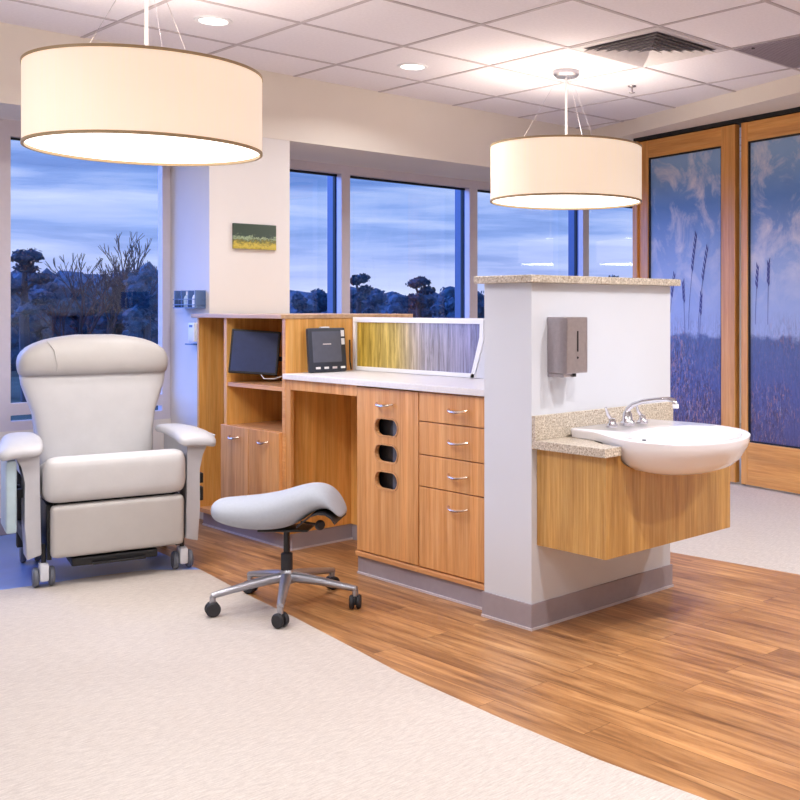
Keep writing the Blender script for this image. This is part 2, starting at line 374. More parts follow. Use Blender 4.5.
# left bay: wall below and beside window 1
struct('wall_window_left', box(X0, 3.163, YL, YL+.2, 0, .60), 'cream')
struct('wall_window_low', box(3.724, 9.3, YW, YW+.2, 0, .45), 'cream')
struct('wall_window_right', box(9.3, X1, YW, YW+.2, 0, ZS), 'cream')
struct('baseboard_left', box(X0, 3.163, YL-.012, YL, 0, .1, .003), 'kick')
def window(n, x0, x1, y, z0, z1, fr=.05, left=True, rails=(), headz=None, deep=True):
    """inner frame face, deep outer mullion and one pane"""
    e = struct_empty('window_%d' % n, ((x0+x1)/2, y, z0))
    hz = headz or z1
    b = BM()
    box(x0, x1, y, y+.06, z1, hz, bm=b); box(x0, x1, y, y+.06, z0, z0+fr, bm=b)
    box(x1-fr, x1, y, y+.06, z0+fr, z1, bm=b)
    if left: box(x0, x0+fr, y, y+.06, z0+fr, z1, bm=b)
    for (a, c) in rails: box(x0+(fr if left else 0), x1-fr, y+.002, y+.05, a, c, bm=b)
    obj('window_frame', b, 'greyframe', e)
    if not deep:
        obj('gasket', box(x0+(fr if left else 0), x1-fr, y+.04, y+.0595, z1-.012, z1-.001), 'gasket', e)
        obj('window_glass', box(x0+.002, x1-.002, y+.061, y+.067, z0, z1), 'glass', e); return
    b = BM(); xm = x1-fr
    box(xm+.004, x1, y+.06, y+.085, z0, z1, bm=b); box(xm+.004, x1, y+.115, y+.2, z0, z1, bm=b)
    box(x0, x1, y+.085, y+.2, z0-.03, z0+.02, bm=b)
    obj('outer_mullion', b, 'outframe', e)
    b = BM(); box(xm-.002, x1, y+.085, y+.115, z0, z1, bm=b); box(x0, x1, y+.06, y+.1, z1-.014, z1+.002, bm=b)
    obj('gasket', b, 'gasket', e)
    obj('window_glass', box(x0+.002, x1-fr-.002, y+.2, y+.206, z0, z1), 'glass', e)
window(1, 2.14, 3.161, YL, .6, 2.325, .055, rails=((.69, .76),), headz=ZS, deep=False)
window(2, 0.9, 2.14, YL, .6, 2.325, .10, left=False, rails=((.69, .76),), headz=ZS, deep=False)
window(3, 3.724, 4.709, YW, .45, 2.355, .078, left=False, headz=ZS)
window(4, 4.709, 6.02, YW, .45, 2.355, .091, left=False, headz=ZS)
window(5, 6.02, 7.45, YW, .45, 2.355, .085, left=False, headz=ZS)
window(6, 7.45, 8.88, YW, .45, 2.355, .085, left=False, headz=ZS)
struct('wall_window_far_left', box(X0, .9, YL, YL+.2, .6, ZS), 'cream')
struct('wall_window_end', box(8.88, 9.3, YW, YW+.2, .45, ZS), 'cream')

# ------------------------------------------------------------------ glazed door wall (slightly splayed)
DA = Vector((6.45, 4.1, 0)); ang = math.atan2(.148, .989)      # wall runs along local +y
def dl(o_loc=0): return Matrix.Translation(DA) @ Matrix.Rotation(-ang, 4, 'Z')
DM = dl()
def ystar(u):                                                   # local y on the door plane for a bearing
    r = (u-CX)/F; a = math.sin(PSI)+r*math.cos(PSI); c = math.cos(PSI)-r*math.sin(PSI)
    dx, dy = math.sin(ang), math.cos(ang)
    den = a*dy-c*dx; s_ = (c*DA.x-a*DA.y)/den
    return s_
def door(n, ya, yb, stile_a, stile_b, zt=2.695, thick=.05, off=0.0):
    """local frame: x = outwards (away from the room), y = along the wall"""
    e = struct_empty('door_%d' % n); e.location = DM @ Vector((off, 0, 0)); e.rotation_euler = (0, 0, -ang); MW[e.name] = DM @ Matrix.Translation((off, 0, 0))
    b = BM(); box(0, thick, ya, ya+stile_a, .015, zt, .004, b); box(0, thick, yb-stile_b, yb, .015, zt, .004, b)
    obj('stile', b, 'doorwood', e, W=False)
    b = BM(); box(.001, thick-.001, ya+stile_a, yb-stile_b, 2.55, zt-.001, .003, b); box(.001, thick-.001, ya+stile_a, yb-stile_b, .015, .33, .003, b)
    obj('rail', b, 'doorwood_h', e, W=False)
    b = BM(); g = .012
    for (p, q, r_, s_) in ((ya+stile_a, ya+stile_a+g, .33, 2.55), (yb-stile_b-g, yb-stile_b, .33, 2.55), (ya+stile_a+g, yb-stile_b-g, .33, .33+g), (ya+stile_a+g, yb-stile_b-g, 2.55-g, 2.55)):
        box(.008, thick-.004, p, q, r_, s_, bm=b)
    obj('glazing_bead', b, 'gasket', e, W=False)
    obj('printed_glass', box(.02, .03, ya+stile_a+g, yb-stile_b-g, .33+g, 2.55-g), 'mural', e, W=False)
    return e
y648, y721, y735, y742, y748 = ystar(648), ystar(721), ystar(735), ystar(741), ystar(747.5)
d1 = door(1, y735, y648+.11, y721-y735, .11)
d2 = door(2, y742-1.25, y742, .13, y742-y748, off=.0)
d3 = door(3, y742-2.52, y742-1.27, .13, .13)
def stalks(d, spots):
    b = BM()
    for (y, z, h, lean, nn) in spots:
        pts = [(y+lean*h*(k/6)**1.6, z+h*k/6) for k in range(7)]
        for k in range(6):
            (a0, c0), (a1, c1) = pts[k], pts[k+1]; wd = .002
            q = [b.verts.new((.0185, a0-wd, c0)), b.verts.new((.0185, a0+wd, c0)), b.verts.new((.0185, a1+wd, c1)), b.verts.new((.0185, a1-wd, c1))]; b.faces.new(q)
        for k in range(nn):
            fr = .6+.4*k/nn; yy = y+lean*h*fr**1.6; zz = z+h*fr; sd = 1 if k % 2 else -1; L = .06
            q = [b.verts.new(p) for p in ((.018, yy, zz), (.018, yy+sd*.013, zz+.4*L), (.018, yy+sd*.014+lean*.02, zz+L), (.018, yy-.002, zz+.5*L))]; b.faces.new(q)
    obj('printed_sea_oats', b, 'stalk', d, W=False)
yl = y648-y721
stalks(d1, [(y721+yl*.45, 1.15, .74, -.12, 14), (y721+yl*.32, 1.12, .66, -.16, 12), (y721+yl*.72, 1.1, .48, -.14, 10), (y721+yl*.85, 1.0, .5, .1, 9), (y721+yl*.5, 1.1, .42, .05, 9), (y721+yl*.3, 1.0, .42, -.05, 8)])
stalks(d2, [(y748-.06, 1.2, .42, -.06, 8), (y748-.18, 1.2, .45, -.02, 9), (y748-.52, 1.0, .36, -.1, 6), (y748-.6, 1.0, .3, -.1, 6)])
# header band, jamb and fascia of the door wall
e = struct_empty('trim_1'); e.location = DA; e.rotation_euler = (0, 0, -ang); MW[e.name] = DM
b = BM(); box(.052, .1, ystar(735)-.02, ystar(742)+.02, 0, 2.7, bm=b); obj('door_post', b, 'gasket', e, W=False)
b = BM(); box(-.02, .09, y648+.112, y648+.17, 0, 2.7, .003, b); obj('jamb', b, 'doorwood', e, W=False)
b = BM(); box(-.01, .16, y742-2.6, y648+.17, 2.70, 2.73, bm=b); obj('door_track', b, 'gasket', e, W=False)
# dropped band above the doors
fs = struct('wall_door_band', prism([(6.66, YS), (5.98+.28*(YS-3.62)-.02, YS), (5.98, 3.62), (5.35, 1.4), (6.05, 1.4), (6.55, 4.2), (6.95, YS)], 'z', 2.73, ZC+.0), 'cream')
struct('wall_right', prism([(6.04, 1.5), (6.16, 1.5), (5.5, -3.0), (5.38, -3.0)], 'z', 0, 2.73), 'cream')

# ------------------------------------------------------------------ ceiling items
def pendant(x, y, label, z0=2.003, z1=2.355, R=.487, canopy=True):
    t = thing('pendant_lamp', label, 'lamp', (x, y, z0), group=None)
    b = lathe([(R, 0), (R, z1-z0), (R-.006, z1-z0), (R-.006, 0)], n=72, close=True); obj('lamp_shade', b, 'shade', t, W=False, smooth=30)
    for nm, za in (('lower_rim', -.004), ('upper_rim', z1-z0-.008)):
        b = lathe([(R+.003, za), (R+.003, za+.012), (R-.009, za+.012), (R-.009, za)], n=72, close=True); obj(nm, b, 'trim_brown', t, W=False, smooth=30)
    b = lathe([(0, .008), (R-.01, .008), (R-.01, .014), (0, .014)], n=72); obj('diffuser', b, 'diffuser', t, W=False, smooth=30)
    H = ZC-z0
    obj('stem', tube([(0, 0, .02), (0, 0, H-.02)], .008), 'white', t, W=False, smooth=40)
    obj('canopy', lathe([(0, H-.045), (.07, H-.04), (.085, H-.025), (.085, H-.001), (0, H-.001)], n=32), 'alu', t, W=False, smooth=30)
    for k in range(3):
        a = math.radians(138+k*120)
        obj('suspension_cable', tube([(.05*math.cos(a), .05*math.sin(a), H-.04), (.33*math.cos(a), .33*math.sin(a), z1-z0-.03)], .0013, 6), 'chrome', t, W=False)
        obj('spider_arm', tube([(.01*math.cos(a), .01*math.sin(a), z1-z0-.032), ((R-.006)*math.cos(a), (R-.006)*math.sin(a), z1-z0-.032)], .003, 6), 'chrome', t, W=False)
    def li(nm, kind, z, e, **kw):
        L = bpy.data.lights.new(nm, kind); L.energy = e; L.color = (1, .98, .955)
        for k, v in kw.items(): setattr(L, k, v)
        o = link(bpy.data.objects.new(nm, L)); o.parent = t; o.location = (0, 0, z); return o
    li('lamp_bulb', 'POINT', .2, 9, shadow_soft_size=.2)
    o = li('lamp_downglow', 'AREA', -.01, 15, shape='DISK', size=.9)
    return t
pendant(2.06, 4.53, 'large cream fabric drum pendant lamp hanging at left above the recliner', z0=2.014, z1=2.358)
pendant(4.876, 4.67, 'smaller-looking cream drum pendant lamp above the half wall and sink')
pendant(11.5, 2.7, 'distant drum pendant lamp seen mirrored in the window glass')
pendant(12.3, 3.6, 'second distant drum pendant lamp seen mirrored beside the jamb')
def downlight(x, y, label, e=28):
    t = thing('recessed_downlight', label, 'ceiling light', (x, y, ZC), group='recessed ceiling downlights')
    obj('trim_ring', lathe([(.098, -.001), (.092, -.009), (.074, -.009), (.074, -.001)], n=36), 'white', t, W=False, smooth=30)
    obj('lens', lathe([(0, -.004), (.074, -.004), (.074, -.0055), (0, -.0055)], n=36), 'downlens', t, W=False)
    L = bpy.data.lights.new('downlight_beam', 'AREA'); L.shape = 'DISK'; L.size = .14; L.energy = e*.66; L.color = (.985, .985, 1); L.spread = 2.6
    o = link(bpy.data.objects.new('downlight_beam', L)); o.parent = t; o.location = (0, 0, -.012)
downlight(2.73, 5.21, 'round white recessed downlight nearest the left pendant stem', 16)
downlight(4.11, 5.28, 'round white recessed downlight between the two pendants', 16)
for k, (x, y, en) in enumerate(((.9, 2.3, 34), (2.6, 1.4, 40), (.4, 4.4, 26), (3.9, .2, 48), (.2, -.6, 40), (5.4, 1.9, 60), (3.6, 1.6, 34), (-.9, 1.2, 26))):  # all unseen; the one farthest right is placed to brighten the floor there
    downlight(x, y, 'unseen round recessed downlight in the ceiling over the near beige floor', en)
for (x, y) in ((8, 2), (9, 4.5), (11, 1)):
    downlight(x, y, 'round recessed downlight in the hallway beyond the glass doors', 30)
# sprinkler
t = thing('fire_sprinkler', 'small pendent fire sprinkler head on the ceiling tile near the air diffuser', 'sprinkler', (5.51, 4.65, ZC))
obj('escutcheon', lathe([(0, -.001), (.03, -.001), (.024, -.008), (0, -.01)], n=20), 'steel', t, W=False, smooth=30)
b = tube([(0, 0, -.008), (0, 0, -.045)], .006); obj('nozzle', b, 'steel', t, W=False)
obj('deflector', lathe([(0, -.045), (.022, -.046), (.02, -.049), (0, -.049)], n=16), 'steel', t, W=False)
# four-way diffuser
vx, vy = GX+3*T+T/2, GY-2*T-T/2
t = thing('air_diffuser', 'square white ceiling air diffuser with dark stepped louvres', 'vent', (vx, vy, ZC))
h = T/2-.012
b = BM(); box(-h, h, -h, -h+.05, -.007, -.0048, bm=b); box(-h, h, h-.05, h, -.007, -.0048, bm=b); box(-h, -h+.05, -h+.05, h-.05, -.007, -.0048, bm=b); box(h-.05, h, -h+.05, h-.05, -.007, -.0048, bm=b)
obj('frame', b, 'vent', t, W=False)
obj('cavity', box(-h+.05, h-.05, -h+.05, h-.05, -.0055, -.0048), 'ventdark', t, W=False)
b = BM()
for k in range(6):
    a = h-.05-k*.045; a2 = a-.028; z0_, z1_ = -.006-.001*k, -.040-.004*k
    for s in range(4):
        R4 = Matrix.Rotation(s*PI/2, 4, 'Z')
        P_ = [R4 @ Vector(p) for p in ((-a, -a, z0_), (a, -a, z0_), (a2+.03, -a2-.03, z1_), (-a2-.03, -a2-.03, z1_))]
        # blade flares outwards as it drops
        P_ = [R4 @ Vector(p) for p in ((-a2, -a2, z0_), (a2, -a2, z0_), (a, -a, z0_-.02), (-a, -a, z0_-.02))]
        vv = [b.verts.new(p) for p in P_]; b.faces.new(vv)
obj('louvre_blades', b, 'vent', t, W=False)
# return grille panel
gx, gy = GX+4*T, GY-3*T-T
t = thing('return_air_grille', 'plain grey square return air panel at the right ceiling edge', 'vent', (gx+T/2, gy+T/2, ZC))
obj('panel', box(-T/2+.012, T/2-.012, -T/2+.012, T/2-.012, -.008, -.0048), 'greypanel', t, W=False)
b = BM()
for k in range(30):
    y = -T/2+.03+k*(T-.06)/29; box(-T/2+.03, T/2-.03, y-.003, y+.003, -.011, -.008, bm=b)
obj('grille_slats', b, 'greypanel', t, W=False)
obj('latch_screw', lathe([(0, -.008), (.012, -.008), (.01, -.013), (0, -.013)], c=(-.29, .22, 0), n=12), 'black', t, W=False)

# ------------------------------------------------------------------ half wall
HX0, HX1, HY0, HY1 = 3.0, 3.92, 3.07, 3.36
hw = struct('wall_center', box(HX0, HX1, HY0, HY1, 0, 1.424, .002), 'whitewall')
struct('trim_2', box(HX0-.04, HX1+.03, HY0-.04, HY1+.025, 1.4245, 1.456, .004), 'granite')
b = BM(); box(HX0-.008, HX0-.0005, HY0-.008, HY1+.005, 0, .105, bm=b); box(HX0-.0005, HX1+.006, HY0-.008, HY0-.0005, 0, .105, bm=b)
bb = struct('baseboard_center', b, 'kick')
b = BM(); box(HX0-.014, HX0-.0085, HY0-.014, HY1+.005, 0, .010, bm=b); box(HX0-.0085, HX1+.008, HY0-.014, HY0-.0085, 0, .010, bm=b)
struct('base_lip', b, 'strip', bb)

# ------------------------------------------------------------------ island: base cabinets
FX = 3.05; BX = 3.49
def handle(parent, x, y, z, w_=.13):
    pts = []
    for k in range(9):
        q = -1+2*k/8; pts.append((x-.006-.024*(1-q**4), y+q*w_/2, z-.009*(1-q*q)))
    obj('handle', tube(pts, [.0055+.002*(1-abs(-1+2*k/8)) for k in range(9)], 8), 'nickel', parent, smooth=40)
YA, YB, YC, YD, YE = 3.365, 3.873, 4.364, 5.025, 6.02
# drawer unit
t = thing('drawer_cabinet', 'wooden base cabinet with four drawers against the white half wall', 'cabinet', (FX, (YA+YB)/2, 0))
b = BM(); box(FX+.02, BX, YA, YB-.001, .09, .934, bm=b); obj('body', b, 'veneer_in', t)
obj('bottom_ledge', box(FX-.008, FX+.02, YA, YB-.001, .09, .112, .002), 'veneer_h', t)
zs = [.117, .492, .640, .794, .930]
for k in range(4):
    d = obj('drawer', box(FX, FX+.0195, YA+.004, YB-.004, zs[k]+.0025, zs[k+1]-.0025, .0015), 'veneer', t)
    handle(d, FX, 3.585, [.425, .570, .722, .864][k])
obj('toe_kick', box(FX+.006, FX+.019, YA, YB, 0, .089), 'kick', t)
obj('kick_lip', box(FX-.001, FX+.0055, YA, YB, 0, .010), 'strip', t)
# glove-dispenser door unit
t = thing('dispenser_cabinet', 'wooden base cabinet whose tall door has three oval glove slots', 'cabinet', (FX, (YB+YC)/2, 0))
b = BM(); box(FX+.02, FX+.05, YB+.001, YB+.02, .09, .934, bm=b); box(FX+.02, BX, YC-.02, YC, .09, .934, bm=b); box(FX+.02, BX, YB+.02, YC-.02, .09, .115, bm=b); box(FX+.2, FX+.22, YB+.02, YC-.02, .115, .934, bm=b)
obj('body', b, 'veneer_in', t)
obj('bottom_ledge', box(FX-.008, FX+.02, YB+.001, YC+.004, .09, .112, .002), 'veneer_h', t)
obj('toe_kick', box(FX+.006, FX+.019, YB, YC-.001, 0, .089), 'kick', t)
obj('kick_lip', box(FX-.001, FX+.0055, YB, YC-.001, 0, .010), 'strip', t)
slotz = [.743, .617, .487]; SY = 4.124; SW, SH = .096, .046
def door_with_slots():
    # door front built from strips around three stadium holes
    b = BM(); ya, yb, z0_, z1_ = YB+.004, YC-.001, .1195, .9275
    zr = sorted(slotz); n = 10
    def quadprism(pts): prism(pts, 'x', FX, FX+.0195, bm=b)
    bands = [z0_] + [ (zr[i]+zr[i+1])/2 for i in range(2)] + [z1_]
    for i, zc in enumerate(zr):
        lo, hi = bands[i], bands[i+1]; r = SH
        left = arc((SY-(SW-r), zc), r, PI/2, 3*PI/2, n); right = arc((SY+(SW-r), zc), r, PI/2, -PI/2, n)
        quadprism([(ya, hi), (ya, lo), (left[-1][0], lo)] + left[::-1] + [(left[0][0], hi)])
        quadprism([(yb, hi), (yb, lo), (right[-1][0], lo)] + right[::-1] + [(right[0][0], hi)])
        quadprism([(left[0][0], hi), (left[0][0], zc+r), (right[0][0], zc+r), (right[0][0], hi)])
        quadprism([(left[0][0], zc-r), (left[0][0], lo), (right[0][0], lo), (right[0][0], zc-r)])
    bmesh.ops.remove_doubles(b, verts=b.verts, dist=1e-5); return b
d = obj('door', door_with_slots(), 'veneer', t)
handle(d, FX, 4.127, .858)
for zc in slotz:
    n = 10; o_ = arc((SY-(SW-SH), zc), SH, PI/2, 3*PI/2, n) + arc((SY+(SW-SH), zc), SH, -PI/2, PI/2, n)
    b = BM(); c_y = SY
    A = [b.verts.new((FX-.003, p[0], p[1])) for p in o_]; B = [b.verts.new((FX-.003, c_y+(p[0]-c_y)*.93, zc+(p[1]-zc)*.88)) for p in o_]; D_ = [b.verts.new((FX+.019, c_y+(p[0]-c_y)*.93, zc+(p[1]-zc)*.88)) for p in o_]
    m_ = len(o_)
    for i in range(m_):
        j = (i+1) % m_; b.faces.new((A[i], A[j], B[j], B[i])); b.faces.new((B[i], B[j], D_[j], D_[i]))
    obj('slot_rim', b, 'veneer_h', d)
for i, zc in enumerate(slotz):
    g = obj('glove_box', box(FX+.045, FX+.19, SY-.12, SY+.115, zc-.06, zc+.055, .003), 'black', loc=(FX+.1, SY, zc-.06))
    tag(g, 'dark glove box behind the %s oval slot of the cabinet door' % ('top', 'middle', 'bottom')[i], 'box', 'glove boxes in the cabinet door')
    obj('paper_flap', box(FX+.040, FX+.0445, SY-.03, SY+.0, zc-.05, zc+.045), 'tabletface', g)
# knee space
t = thing('knee_space_desk', 'open wooden knee space under the white worktop beside the tall cabinet', 'desk', (FX, (YC+YD)/2, 0))
obj('apron', box(FX, FX+.02, YC+.001, YD-.05, .88, .934, .001), 'veneer', t)
obj('back_panel', box(BX-.02, BX, YC+.001, YD-.001, .09, .934), 'veneer_in', t)
obj('side_stile', box(FX, FX+.02, YD-.048, YD-.001, .115, .934), 'veneer', t)
obj('toe_kick', box(BX-.012, BX-.001, YC+.001, YD-.001, 0, .089), 'kick', t)
# worktop
wt = obj('worktop', box(FX-.02, BX+.02, YA+.001, YD-.001, .936, .966, .003), 'laminate', loc=(FX, 4.2, .936)); tag(wt, 'long white speckled worktop over the drawers and knee space', 'worktop')
# tall cabinet
TX = 3.88; CT = 1.262
t = thing('tall_cabinet', 'tall open wooden cabinet with monitor niche, shelf and two lower doors', 'cabinet', (FX, 5.55, 0))
Ydiv = 5.675
obj('side_panel', box(FX+.0, TX, YD, YD+.02, .09, CT-.001), 'veneer_in', t)
obj('side_panel', box(FX+.0, BX+.02, YE-.02, YE, .09, CT-.001), 'veneer_in', t)
obj('front_stile', box(FX-.001, FX+.02, YD+.0005, YD+.032, .115, CT-.001), 'veneer_h', t)
obj('divider', box(FX-.0005, BX, Ydiv-.014, Ydiv+.018, .115, CT-.001), 'veneer_in', t)
obj('back_panel', box(BX, BX+.018, YD+.021, YE-.021, .09, CT-.001), 'veneer_in', t)
obj('outer_back_panel', box(TX-.02, TX, YD+.021, YE, .09, CT-.001), 'veneer', t)
obj('bottom_panel', box(FX, BX, YD+.021, YE-.021, .09, .115), 'veneer_h', t)
obj('shelf', box(FX+.004, BX, YD+.033, Ydiv-.015, .866, .888, .001), 'veneer_h', t)
obj('shelf', box(FX+.021, BX, YD+.033, Ydiv-.015, .622, .640), 'veneer_h', t)
obj('top', box(FX-.03, TX+.03, YD-.006, YE+.02, CT, CT+.023, .003), 'cap', t)
for k, (a, c) in enumerate(((YD+.03, 5.375), (5.381, Ydiv+.016))):
    d = obj('door', box(FX-.0215, FX-.0015, a, c, .117, .642, .0015), 'veneer', t)
    b_y = (a+c)/2
    handle(d, FX-.021, [5.205, 5.525][k], .585, .10)
b = tube([(3.25, 5.92, 1.245), (3.25, 5.92, 1.20), (3.22, 5.9, 1.185), (3.17, 5.86, 1.19)], .006); box(3.2, 3.3, 5.86, 5.96, 1.245, 1.2605, .002, b)
obj('coat_hook', b, 'black', t)
obj('toe_kick', box(FX+.04, FX+.052, YD, YE, 0, .089), 'kick', t)
obj('toe_kick', box(FX+.053, BX, YD+.002, YD+.012, 0, .089), 'kick', t)
obj('kick_lip', box(FX+.033, FX+.0395, YD-.006, YE, 0, .01), 'strip', t)
obj('kick_lip', box(FX+.04, BX, YD-.006, YD-.0005, 0, .01), 'strip', t)

# reed print screen
t = thing('reed_print_screen', 'white framed translucent panel of yellow to grey vertical reeds on worktop', 'screen panel', (3.5, 4.5, .967))
ya_, yb_ = 3.90, 5.015; zb, zt = .968, 1.268; x0_, x1_ = 3.475, 3.505; fw = .028
b = BM()
box(x0_, x1_, ya_, yb_, zt-fw, zt, .002, b); box(x0_, x1_, yb_-fw, yb_, zb, zt-fw, .002, b); box(x0_, x1_, ya_+.06, yb_-fw, zb, zb+.022, .002, b)
prism([(ya_, zt-fw), (ya_+fw, zt-fw), (ya_+fw, 1.17), (ya_+.10, zb), (ya_+.07, zb), (ya_, 1.16)], 'x', x0_, x1_, .002, b)
obj('frame', b, 'white', t)
obj('reed_panel', prism([(ya_+fw, zt-fw), (yb_-fw, zt-fw), (yb_-fw, zb+.022), (ya_+.093, zb+.022), (ya_+fw, 1.17)], 'x', 3.486, 3.496), 'reeds', t)
obj('end_panel', prism([(ya_-.002, zt-.006), (ya_-.002, 1.16), (ya_+.067, zb), (HY1+.003, zb), (HY1+.003, zt-.006)], 'x', 3.48, 3.5), 'whitewall', t)

# ------------------------------------------------------------------ monitor, wall-tablet, wall items
t = thing('computer_monitor', 'small black flat monitor tilted in the tall cabinet niche', 'monitor', (3.24, 5.38, .888), rz=0)
mb = Matrix.Translation((3.15, 5.525, 1.064)) @ Matrix.Rotation(math.radians(-40), 4, 'Z') @ Matrix.Rotation(math.radians(4), 4, 'Y') @ Matrix.Rotation(math.radians(-6), 4, 'X')
W2, H2 = .138, .128
obj('housing', xf(box(-W2, W2, 0, .03, -H2, H2, .005), mb), 'black', t)
obj('screen', xf(box(-W2+.012, W2-.012, -.0015, .0005, -H2+.014, H2-.012), mb), 'screen', t)
obj('rear_mount', xf(box(-.04, .04, .03, .07, -.04, .04, .005), mb), 'black', t)
a = mb @ Vector((0, .07, 0))
obj('bracket_arm', tube([a, a+Vector((.04, .02, -.02)), Vector((3.40, 5.42, 1.0)), Vector((BX-.002, 5.40, 1.0))], .014), 'black', t, smooth=40)
obj('stand_base', box(3.30, 3.44, 5.30, 5.50, .8885, .90, .004), 'black', t)
obj('stand_post', tube([(3.38, 5.40, .90), (3.38, 5.40, 1.0)], .012), 'black', t)
s0 = mb @ Vector((.05, -.004, -H2+.0)); 
obj('cable', tube([s0+Vector((0, .0, .0)), s0+Vector((.0, -.03, -.022)), s0+Vector((.03, -.09, -.022)), s0+Vector((.09, -.12, .0)), s0+Vector((.16, -.1, .03))], .003, 6), 'white', t, smooth=40)
t = thing('touch_control_unit', 'black upright touch panel unit with white buttons leaning on worktop', 'device', (3.30, 4.93, .967))
mt = Matrix.Translation((3.262, 4.93, .968)) @ Matrix.Rotation(math.radians(-2), 4, 'Z') @ Matrix.Rotation(math.radians(-6), 4, 'X')
obj('housing', xf(box(-.118, .118, 0, .028, 0, .245, .012), mt), 'bezel', t, smooth=40)
obj('screen', xf(box(-.095, .085, -.0018, .0005, .055, .225), mt), 'tabletface', t)
for k in range(4): obj('button', xf(box(-.08+k*.052, -.052+k*.052, -.003, .0005, .018, .03, .001), mt), ('white' if k != 2 else 'greyframe'), t)
obj('top_tab', xf(box(-.035, .02, .002, .02, .244, .251, .002), mt), 'white', t)
for k in range(2): obj('side_tag', xf(box(.088, .108, -.003, .0005, .15+k*.045, .185+k*.045, .001), mt), 'white', t)
obj('screen_mark', xf(box(-.03, .022, -.0024, -.0019, .152, .157), mt), 'greyframe', t)
obj('rear_prop', xf(box(-.03, .03, .028, .034, .01, .2), mt), 'black', t)
cb = obj('charging_cable', tube([(3.445, 5.0, 1.14), (3.449, 5.005, 1.08), (3.443, 4.995, 1.02), (3.445, 4.985, .972)], .004, 6), 'black', loc=(3.445, 4.985, .97)); tag(cb, 'thin dark cable hanging beside the black touch panel unit', 'cable')
# picture on the pillar
o = obj('small_picture', box(3.465-.15, 3.465+.15, YS-.012, YS+.003, 1.695, 1.855, .001), 'pic', loc=(3.465, YS, 1.775)); tag(o, 'small frameless green and yellow meadow picture on the white pillar', 'picture')
# rack of bottles on the left face of the pillar
t = thing('bottle_rack', 'blue-grey wire rack on the shaded side of the pillar', 'rack', (3.163, 6.27, 1.31))
b = BM(); box(3.085, 3.162, 6.13, 6.41, 1.318, 1.324, bm=b); obj('tray', b, 'rackblue', t)
for z in (1.34, 1.375): obj('rail', tube([(3.161, 6.128, z), (3.088, 6.128, z), (3.088, 6.412, z), (3.161, 6.412, z)], .003, 6), 'rackblue', t)
for y in (6.134, 6.225, 6.315, 6.406): obj('divider', box(3.093, 3.162, y-.004, y+.004, 1.3245, 1.43), 'rackblue', t)
def bottle(y, mat, cap, label, s=1.0, x=3.125):
    o = obj('bottle', lathe([(0, 0), (.024, 0), (.024, .055*s), (.018, .07*s), (.009, .078*s), (0, .078*s)], c=(x, y, 1.3245), n=16), mat, loc=(x, y, 1.3245), smooth=40)
    tag(o, label, 'bottle', 'bottles in the wall rack')
    obj('cap', lathe([(0, .0785*s), (.011, .0785*s), (.011, .1*s), (0, .1*s)], c=(x, y, 1.3245), n=12), cap, o)
bottle(6.18, 'white', 'white', 'pale bottle in the near compartment of the pillar rack', 1.05)
bottle(6.248, 'greyframe', 'white', 'grey bottle in the middle of the pillar rack, nearer side')
bottle(6.292, 'teal', 'white', 'bluish bottle in the middle of the pillar rack, farther side')
bottle(6.36, 'rubber', 'white', 'dark green bottle in the far compartment of the pillar rack')
t = thing('wall_dispenser', 'white wall dispenser on the pillar side just left of the cabinet', 'dispenser', (3.163, 6.21, 1.1))
obj('housing', box(3.105, 3.162, 6.17, 6.25, 1.11, 1.23, .008), 'white', t, smooth=40)
obj('drip_tray', box(3.10, 3.162, 6.17, 6.28, 1.09, 1.098, .002), 'rackblue', t)
obj('label_plate', box(3.103, 3.1045, 6.19, 6.23, 1.20, 1.215), 'rackblue', t)

# ------------------------------------------------------------------ sink side
t = thing('sink_cabinet', 'wall-hung golden oak cabinet under the white basin', 'cabinet', (3.45, 3.069, .34))
CX0, CX1, CY0, CY1, CZ0, CZ1 = 3.03, 3.865, 2.69, 3.069, .343, .742
obj('side_panel', box(CX0, CX0+.018, CY0+.018, CY1, CZ0, CZ1, .001), 'oak', t)
obj('side_panel', box(CX1-.018, CX1, CY0+.018, CY1, CZ0, CZ1, .001), 'oak', t)
obj('bottom_panel', box(CX0+.0185, CX1-.0185, CY0+.0185, CY1, CZ0, CZ0+.018), 'oak', t)
nt = [(3.435+.318*math.cos(a), CZ1-.086*math.sin(a)**.8 if math.sin(a) > 0 else CZ1) for a in [PI*k/24 for k in range(25)]]
nt = [(x, z) for x, z in nt if 3.06 < x < 3.83]
front = [(CX0, CZ0), (CX1, CZ0), (CX1, CZ1)] + [(nt[0][0], CZ1)] + nt + [(nt[-1][0], CZ1)] + [(CX0, CZ1)]
obj('front_panel', prism(front, 'y', CY0, CY0+.017), 'oak', t)
# countertop: slab with a scooped front
t = thing('sink_countertop', 'speckled beige countertop and backsplash behind the white basin', 'countertop', (3.4, 3.069, .743))
pts = [(3.0, 3.0695), (3.0, 2.667), (3.098, 2.667), (3.099, 2.74), (3.12, 2.80), (3.15, 2.86), (3.19, 2.90), (3.25, 2.925), (3.62, 2.925), (3.68, 2.90), (3.72, 2.86), (3.75, 2.80), (3.771, 2.74), (3.772, 2.667), (3.87, 2.667), (3.87, 3.0695)]
obj('slab', prism(pts, 'z', .743, .778, .002), 'granite', t)
obj('backsplash', box(3.0, 3.915, 3.048, 3.0695, .7785, .878, .002), 'granite', t)
